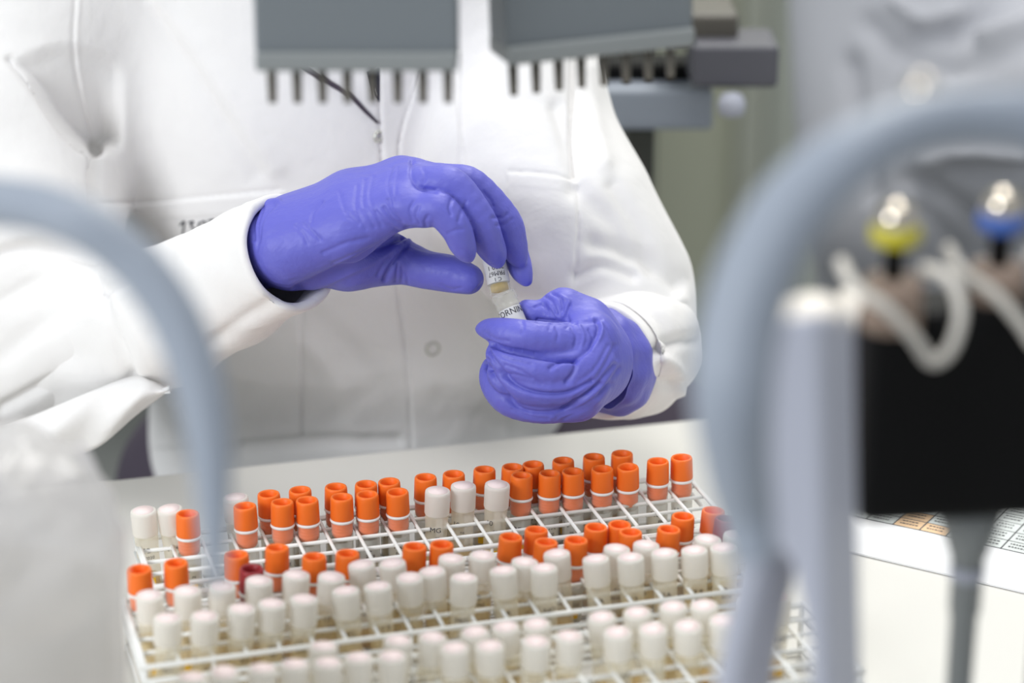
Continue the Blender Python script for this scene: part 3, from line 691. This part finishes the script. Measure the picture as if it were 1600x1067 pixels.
def wire_rack(ua, ub, va, vb, label, legs=True):
    """white coated wire rack; cell borders from column ua to ub and row va to vb (half-integers)"""
    c = ORG + rd * ((ua + ub) / 2 * PT) + rn * ((va + vb) / 2 * PT); e = empty('wire_rack', c, label, 'rack'); wr = 0.00115
    def P(u, v, z): return ORG + rd * (u * PT) + rn * (v * PT) + Vector((0, 0, z))
    def seg(mb, a, b, r): mb.tube([a, b], r, 8)
    for z, nm in ((0.0285, 'upper_grid'), (0.0022, 'lower_grid')):
        mb = MB(); v = va
        while v <= vb + 1e-6: seg(mb, P(ua, v, z), P(ub, v, z), wr); v += 0.9
        u = ua
        while u <= ub + 1e-6: seg(mb, P(u, va, z + 0.0014), P(u, vb, z + 0.0014), wr * 0.9); u += 1
        mb.build(nm, M['wire'], e, True, True)
    for z in (0.0290, 0.0210):
        mb = MB(); g = 0.06
        cr = [P(ua - g, va - g, z), P(ub + g, va - g, z), P(ub + g, vb + g, z), P(ua - g, vb + g, z), P(ua - g, va - g, z)]
        for a, b in zip(cr[:-1], cr[1:]): seg(mb, a, b, 0.0014)
        mb.build('rail', M['wire'], e, True, True)
    for v in (va, vb):
        for u in (ua, ub):
            mb = MB(); seg(mb, P(u, v, 0.0012), P(u, v, 0.0305), 0.0014); mb.build('upright', M['wire'], e, True, True)
    mb = MB(); u = ua + 2
    while u < ub: seg(mb, P(u, vb + 0.06, 0.002), P(u, vb + 0.06, 0.030), 0.0009); u += 3
    mb.build('front_bars', M['wire'], e, True, True)
    return e
def cr(px, py, z): return uv(on(px, py, z))
import sys
print('ANG', math.degrees(ANG), 'TH', math.degrees(TH))
for nm, q in (('A left', cr(190, 850, 0.0265)), ('A right', cr(1135, 800, 0.0265)), ('B left', cr(245, 1040, 0.0265)), ('B right', cr(1245, 912, 0.0265)), ('B midfront', cr(700, 985, 0.03)), ('B topleft', cr(198, 960, .0265)), ('A r1', cr(690, 836, 0.0265)), ('A r2', cr(690, 856, 0.0265))): print(nm, q)
print('worst', sorted(tube_log, key=lambda t: -t[2])[:10])
RK = True
if RK:
    wire_rack(-17.5, 1.5, -1.34, 2.3, 'rearmost white wire rack holding two rows of orange capped vials')
    wire_rack(-18.5, 1.5, 3.1, 7.6, 'middle white wire rack full of orange and frosted capped vials')
    wire_rack(-18.5, 1.5, 9.15, 13.65, 'nearest white wire rack at the bottom of the view')

# ---------------------------------------------------------------- the two vials in the hands
def axis_empty(name, a, b, label, cat, group=None):
    rot = (b - a).normalized().to_track_quat('Z', 'Y'); e = empty(name, a, label, cat, group, rot); return e
def spin_to_camera(e):
    """turn about own axis so that local -Y faces the viewer"""
    z = e.rotation_quaternion @ Vector((0, 0, 1)); y = -(CAM - e.location); y = (y - z * y.dot(z)).normalized(); x = y.cross(z)
    e.rotation_quaternion = Matrix((x, y, z)).transposed().to_quaternion()
up_v = axis_empty('sample_vial', at(764, 366, D0 + 0.015), at(783, 462, D0 + 0.009), 'small labelled vial held upside down under the upper gloved fingers', 'vial'); spin_to_camera(up_v)
L1 = 0.0345
simple([(0.0003, 0), (0.0045, 0.0003), (0.0060, 0.002), (0.0064, 0.005), (0.0064, 0.0290), (0.0061, 0.0296), (0.0061, 0.0335), (0.0056, L1)]).build('tube', M['clear'], up_v)
simple([(0.0065, 0.006), (0.0065, 0.0290)]).build('label_band', mat('frosted_label', (228, 228, 226), 0.5, alpha=0.75), up_v)
mb = MB()
for s, z, sz in (('2020 1', 0.0205, 0.0036), ('PRM67', 0.0241, 0.0036), ('C 1', 0.0275, 0.0030)): add_text_on_cyl(mb, s, sz, 0.00665, z, -math.pi / 2)
mb.build('writing', M['ink'], up_v)
simple([(0.0003, 0.0293), (0.0050, 0.0293), (0.0050, 0.0332), (0.0003, 0.0334)]).build('fluid', M['straw'], up_v)
lo_v = axis_empty('sample_vial', at(829, 562, D0 + 0.003), at(786, 459, D0 + 0.008), 'clear lettered vial held upright in the lower gloved fist', 'vial'); spin_to_camera(lo_v)
simple([(0.0003, 0), (0.0045, 0.0003), (0.0062, 0.002), (0.0064, 0.004), (0.0064, 0.0318), (0.0069, 0.0321), (0.0069, 0.0328), (0.0066, 0.0331), (0.0066, 0.0355), (0.0071, 0.0360), (0.0071, 0.0405), (0.0066, 0.0408), (0.0063, 0.0404), (0.0063, 0.0310)]).build('tube', M['clear'], lo_v)
simple([(0.0065, 0.006), (0.0065, 0.0312)]).build('label_band', mat('white_label', (236, 236, 234), 0.5, alpha=0.7), lo_v)
mb = MB(); add_text_on_cyl(mb, 'CORNING', 0.0050, 0.00668, 0.0285, -math.pi / 2 + 0.1); mb.build('writing', M['ink'], lo_v)
simple([(0.0003, 0.004), (0.0056, 0.004), (0.0056, 0.022), (0.0003, 0.022)]).build('fluid', M['straw'], lo_v)

# ---------------------------------------------------------------- printed sheet on the bench, right
pa, pb = on(1346, 869, 0), on(1599, 928, 0); pd = (pb - pa).normalized(); pn = Vector((-pd.y, pd.x, 0))
sheet = empty('printed_sheet', pa + Vector((0, 0, 0.0004)), 'white printed sheet with a ruled table lying on the bench behind the grey cone', 'paper')
def sp(u, v, z): return pa + pd * u + pn * v + Vector((0, 0, z))
def quad(u0, v0, u1, v1, z): return [sp(u0, v0, z), sp(u1, v0, z), sp(u1, v1, z), sp(u0, v1, z)]
mb = MB(); qa = quad(-0.06, 0, 0.237, 0.21, 0.0015); qb = quad(-0.06, 0, 0.237, 0.21, 0.0004)
mb.add(qa + qb, [(0, 1, 2, 3), (7, 6, 5, 4), (0, 4, 5, 1), (1, 5, 6, 2), (2, 6, 7, 3), (3, 7, 4, 0)]).build('page', M['paper'], sheet, False, True)
g0 = 0.047; CW, CH = 0.0165, 0.0125
for (key, nm, mm) in (('cell', 'table_cells', M['cell']), ('cell_o', 'peach_cells', M['cell_o'])):
    mb = MB()
    for i in range(16):
        for j in range(11):
            pe = (i, j) in ((3, 0), (4, 0), (3, 1), (9, 5))
            if pe == (key == 'cell_o'):
                u = -0.05 + i * CW; v = g0 + j * CH; mb.add(quad(u + 0.0006, v + 0.0006, u + CW - 0.0004, v + CH - 0.0004, 0.0017), [(0, 1, 2, 3)])
    mb.build(nm, mm, sheet, False, True)
mb = MB()
for i in range(17): u = -0.05 + i * CW; mb.add(quad(u - 0.0003, g0, u + 0.0005, g0 + 11 * CH, 0.0016), [(0, 1, 2, 3)])
for j in range(12): v = g0 + j * CH; mb.add(quad(-0.05, v - 0.0003, -0.05 + 16 * CW, v + 0.0005, 0.0016), [(0, 1, 2, 3)])
mb.build('ruled_lines', M['ink_soft'], sheet, False, True)
mb = MB(); rr = random.Random(3)
for i in range(16):
    for j in range(11):
        for k in range(2):
            u = -0.05 + i * CW + 0.003; v = g0 + j * CH + 0.004 + k * 0.004; x = u
            while x < u + 0.0095:
                wv = rr.uniform(0.0006, 0.0018); mb.add(quad(x, v, x + wv, v + 0.0014, 0.0019), [(0, 1, 2, 3)]); x += wv + 0.0006
mb.build('print', M['ink_soft'], sheet, False, True)

# ---------------------------------------------------------------- foreground: curved arms
def arm(name, pts, m, label, cat, extra=None, n=28):
    q = spline([tuple(at(p[0], p[1], p[2])) + (p[3] / F * p[2],) for p in pts], 10)
    o = at(pts[0][0], pts[0][1], pts[0][2]); root = empty(name, o, label, cat)
    MB().tube([v[:3] for v in q], [v[3] for v in q], n).build('curved_arm', m, root, True, True)
    return root, q
la, _ = arm('stand_hook', [(-420, 1860, 0.86, 50), (-420, 1250, 0.86, 48), (-400, 800, 0.86, 46), (-260, 430, 0.85, 44), (-100, 325, 0.84, 42), (20, 318, 0.83, 41), (120, 345, 0.82, 42), (205, 405, 0.82, 42), (270, 490, 0.82, 42), (308, 590, 0.82, 41), (326, 690, 0.82, 36), (333, 780, 0.82, 28), (336, 860, 0.82, 20), (338, 920, 0.82, 12)], M['bluegrey'],
            'blue-grey curved tapering arm blurred in front of the left sleeve', 'stand')
ra, _ = arm('stand_hook', [(2080, 2050, 0.80, 60), (2070, 1400, 0.80, 60), (2050, 900, 0.80, 63), (1960, 520, 0.79, 63), (1800, 280, 0.78, 59), (1640, 196, 0.77, 52), (1520, 184, 0.76, 46), (1420, 200, 0.75, 48), (1320, 250, 0.74, 55), (1240, 325, 0.74, 62), (1185, 420, 0.74, 65), (1153, 520, 0.74, 66), (1143, 620, 0.74, 64), (1150, 720, 0.75, 55), (1165, 800, 0.76, 46), (1180, 880, 0.76, 34)], M['bluegrey'],
            'large blue-grey curved arm blurred in front on the right', 'stand')
plunger_glint = MB().lathe([(0.0002, 0.0050), (0.0030, 0.0042), (0.0048, 0.0015), (0.0050, -0.001), (0.0038, -0.004), (0.0036, -0.008), (0.0002, -0.008)], 24, Matrix.Translation(at(1440, 140, 0.76)), close=False).build('knob', M['chrome'], ra, True, True, label='small polished knob')  # ball added on the arm for the glint of a plunger behind it
# A-shaped upright of the stand
st = empty('pipette_stand', at(1250, 1200, 0.85), 'pale grey splayed stand upright with a white top beside the black block', 'stand')
def prism(name, poly, d, dx, dd, m, parent, bev=0.003):
    Y0 = at(1250, 700, d).y
    def vp(x, y, Yp):
        r = at(x, y, 1.0) - CAM; return CAM + r * ((Yp - CAM.y) / r.y)
    f = [vp(x, y, Y0) for x, y in poly]; bk = [vp(x + dx, y, Y0 + dd) for x, y in poly]; n = len(poly)
    Fs = [tuple(range(n))[::-1], tuple(range(n, 2 * n))] + [(i, (i + 1) % n, n + (i + 1) % n, n + i) for i in range(n)]
    o = MB().add(f + bk, Fs).build(name, m, parent, False, True, bevel=bev)
    return o
prism('upright', [(1212, 500), (1285, 490), (1288, 700), (1292, 900), (1306, 1585), (1268, 1585), (1262, 1000), (1236, 880), (1215, 850), (1196, 880), (1165, 1020), (1075, 1585), (1000, 1585), (1120, 1030), (1155, 850), (1172, 700), (1190, 580)], 0.84, 52, 0.05, M['palegrey'], st)
mb = MB(); c0 = at(1272, 480, 0.86)
for i in range(1): mb.lathe([(0.0002, 0.004), (0.006, 0.0036), (0.0105, 0.0015), (0.0118, -0.002), (0.0118, -0.006), (0.0002, -0.006)], 28, Matrix.Translation(c0), close=False)
mb.build('end_cap', M['warmwhite'], st, True, True, label='warm white rounded end cap')
# black holder block with two pipettes standing in it
bk = empty('holder_block', at(1500, 640, 0.93), 'large black block behind the pale stand upright on the right', 'holder')
def bx(name, x0, x1, y0, y1, d, dd, m, parent, rot=0.0, bev=0.004):
    c = at((x0 + x1) / 2, (y0 + y1) / 2, d + dd / 2); s = d / F
    R = Matrix.Rotation(rot, 3, 'Z')
    return MB().box(c, ((x1 - x0) / 2 * s, dd / 2, (y1 - y0) / 2 * s / math.cos(PITCH)), R).build(name, m, parent, False, True, bevel=bev)
o = bx('body', 1325, 1760, 462, 795, 0.93, 0.035, M['black'], bk, 0.12, 0.006)
MB().lathe([(0.0002, 0.0), (0.008, 0.0), (0.009, 0.004), (0.009, 0.012), (0.0002, 0.012)], 24, Matrix.Translation(at(1345, 505, 0.94)), close=False).build('peg', M['warmwhite'], bk, True, True)
pt = at(1690, 700, 0.945); MB().box((pt.x, pt.y, pt.z / 2), (0.012, 0.010, pt.z / 2)).build('support_post', M['black'], bk, False, True, bevel=0.002)
def pipette(px, py, d, ringm, label):
    s = d / F; o = at(px, py, d); e = empty('pipette', o, label, 'pipette', rot=None)
    simple([(0.0002, 0.0096), (0.004, 0.0090), (0.0066, 0.0070), (0.0078, 0.0035), (0.0078, 0.0)]).build('plunger_button', M['chrome'], e)
    simple([(0.0002, 0.0), (0.0088, 0.0), (0.0096, -0.0015), (0.0096, -0.0055), (0.0070, -0.0075), (0.0002, -0.0075)]).build('colour_ring', ringm, e)
    simple([(0.0040, -0.0072), (0.0040, -0.026), (0.0002, -0.026)]).build('plunger_stem', M['black'], e)
    simple([(0.0002, -0.0205), (0.010, -0.0205), (0.0115, -0.024), (0.0115, -0.040), (0.0002, -0.040)]).build('body', M['brown'], e)
    pts = [(-0.020, 0.0, -0.014), (-0.016, -0.012, -0.020), (-0.004, -0.018, -0.027), (0.006, -0.019, -0.038), (0.013, -0.019, -0.047), (0.020, -0.018, -0.042), (0.0235, -0.014, -0.029), (0.020, -0.006, -0.019), (0.012, 0.004, -0.018)]
    q = spline(pts, 6); MB().tube([tuple(v) for v in q], 0.0024, 14).build('finger_hook', M['cream'], e)
    return e
pipette(1400, 352, 0.90, M['yellow'], 'pipette with chrome button and olive yellow ring above the black block')
pipette(1566, 332, 0.92, M['blue'], 'pipette with chrome button and blue ring above the black block')
# conical pipette barrel below the black block
pc = empty('pipette_cone', at(1518, 792, 0.97), 'grey tapering pipette barrel hanging below the black block', 'pipette')
simple([(0.0002, 0.004), (0.0125, 0.004), (0.0122, -0.006), (0.0085, -0.018), (0.0066, -0.024), (0.0064, -0.046), (0.0056, -0.048), (0.0052, -0.085), (0.0042, -0.112), (0.0002, -0.112)]).build('barrel', M['midgrey2'], pc)
simple([(0.0070, -0.0255), (0.0073, -0.0265), (0.0073, -0.030), (0.0068, -0.031)]).build('collar', M['palegrey'], pc)

# ---------------------------------------------------------------- foreground: two multichannel heads at the top
def head(px0, px1, py, d, n, rot, label, skew, noz):
    s = d / F; c = at((px0 + px1) / 2, py, d); e = empty('multichannel_pipette', c, label, 'pipette'); wdt = (px1 - px0) / 2 * s / math.cos(rot)
    R = Matrix.Rotation(rot, 3, 'Z') @ Matrix.Rotation(skew, 3, 'Y')
    MB().box(Vector(R @ Vector((0, 0.012, 0.030))), (wdt, 0.014, 0.024), R).build('housing', M['midgrey'], e, False, bevel=0.002)
    MB().box(Vector(R @ Vector((0, 0.011, 0.003))), (wdt, 0.016, 0.0045), R).build('lower_lip', M['midgrey2'], e, False, bevel=0.002)
    MB().box(Vector(R @ Vector((0, 0.014, 0.074))), (wdt * 0.35, 0.012, 0.021), R).build('neck', M['midgrey'], e, False, bevel=0.003)
    for i in range(n):
        x = -wdt + (noz[0] + (noz[1] - noz[0]) * i / (n - 1)) * 2 * wdt; p = R @ Vector((x, 0.010, 0))
        MB().lathe([(0.0002, 0), (0.0024, 0), (0.0022, -0.012), (0.0019, -0.019), (0.0002, -0.019)], 16, Matrix.Translation(p) @ R.to_4x4(), close=False).build('nozzle', M['nozzle'], e)
    return e
head(400, 716, 104, 1.08, 8, 0.0, 'grey pipette head with eight nozzles, left of the two along the top', 0.0, (0.065, 0.945))
head(790, 1085, 80, 1.12, 8, 0.30, 'grey pipette head with eight nozzles, right of the two along the top', -0.035, (0.07, 0.92))
# arm and rail behind the right head
rb = empty('instrument_rail', at(1020, 160, 1.75), 'blue-grey horizontal instrument rail with a dark end block right of the coat', 'instrument')
bx('rail', 850, 1112, 128, 190, 1.75, 0.05, M['bluegrey'], rb)
bx('dark_slot', 930, 1080, 92, 130, 1.77, 0.04, M['black'], rb)
bx('end_block', 1075, 1212, 58, 122, 1.70, 0.06, M['darkgrey'], rb)
bx('cover', 1040, 1150, 10, 62, 1.72, 0.06, M['nozzle'], rb)
MB().lathe([(0.0002, 0.010), (0.007, 0.008), (0.010, 0.002), (0.009, -0.006), (0.0002, -0.009)], 20, Matrix.Translation(at(1143, 165, 1.70)), close=False).build('knob', M['palegrey'], rb, True, True, label='white knob')
bx('post', 975, 1020, 190, 420, 1.80, 0.04, M['dark'], rb)

# ---------------------------------------------------------------- cloudy plastic tub, lower left
TUBP = at(-22, 900, 1.0); TUBP.z = 0
tub = empty('plastic_tub', TUBP, 'cloudy white plastic tub with a crumpled bag over it, bottom left corner', 'tub')
n = 72; Vt = []; Ft = []
prof = [(0.050, 0.0), (0.053, 0.05), (0.055, 0.12), (0.0555, 0.166), (0.052, 0.184), (0.044, 0.197), (0.030, 0.205), (0.012, 0.209), (0.001, 0.209)]
pq = spline([p for p in prof], 6)
for (r, z) in pq:
    for i in range(n):
        a = 2 * math.pi * i / n; p = Vector((r * math.cos(a), r * math.sin(a), z)); k = 0.3 + 0.7 * min(1, max(0, (z - 0.13) / 0.03))
        f = abs(noise.noise(p * 34)) * 2 + 0.35 * noise.noise(p * 110); p = p + Vector((p.x, p.y, 0.6 * 0.06)).normalized() * (f * 0.0055 * k); Vt.append(p)
for j in range(len(pq) - 1):
    for i in range(n): a = j * n + i; b = j * n + (i + 1) % n; Ft.append((a, b, b + n, a + n))
MB().add(Vt, Ft).build('bag', M['bag'], tub)
MB().lathe([(0.047, 0.001), (0.050, 0.14), (0.0505, 0.142), (0.0485, 0.142), (0.045, 0.004), (0.0005, 0.004)], 64, close=False).build('inner_wall', M['frost'], tub)

# ---------------------------------------------------------------- second person far right
p2 = empty('person', (0.75, 1.0, -0.4), 'blurred second person in a grey-white lab coat at the upper right', 'person')
h = 0.007; X, Y, Z = grid((0.20, -0.22, 1.95), (0.95, 0.42, 2.55), h)
def c2(px, py, d, r): return np.array([(px - 800) / F * d, (533.5 - py) / F * d, d]), r
V = None
for (a, b) in ((c2(1480, -150, 2.25, 0.14), c2(1500, 700, 2.3, 0.13)), (c2(1720, -150, 2.3, 0.2), c2(1720, 700, 2.35, 0.2)), (c2(1400, 330, 2.2, 0.075), c2(1660, 140, 2.1, 0.085)), (c2(1400, -60, 2.3, 0.10), c2(1385, 330, 2.22, 0.075))):
    d = cone(X, Y, Z, a[0], b[0], a[1], b[1]); V = d if V is None else smin(V, d, 0.03)
P, Q = surfnets(V.astype(np.float32), (0.20, -0.22, 1.95), h); W = c2w(relax(P, Q, 1))
W = sculpt(W, Q, [([(1430, 60), (1500, 45), (1600, 10)], -11, 15), ([(1360, 40), (1400, 80), (1480, 110)], -9, 15), ([(1500, 105), (1560, 90), (1620, 60)], -7, 14), ([(1420, 280), (1480, 310), (1530, 350)], -11, 17),
    ([(1500, 260), (1560, 270), (1620, 260)], -8, 17), ([(1400, 0), (1440, 30), (1500, 20)], 14, 10), ([(1450, 250), (1530, 235), (1600, 240)], 14, 12), ([(1330, 100), (1340, 200), (1360, 300)], -12, 14), ([(1440, 330), (1490, 380), (1500, 430)], -7, 17), ([(1540, 60), (1600, 40), (1640, 30)], 14, 10)])
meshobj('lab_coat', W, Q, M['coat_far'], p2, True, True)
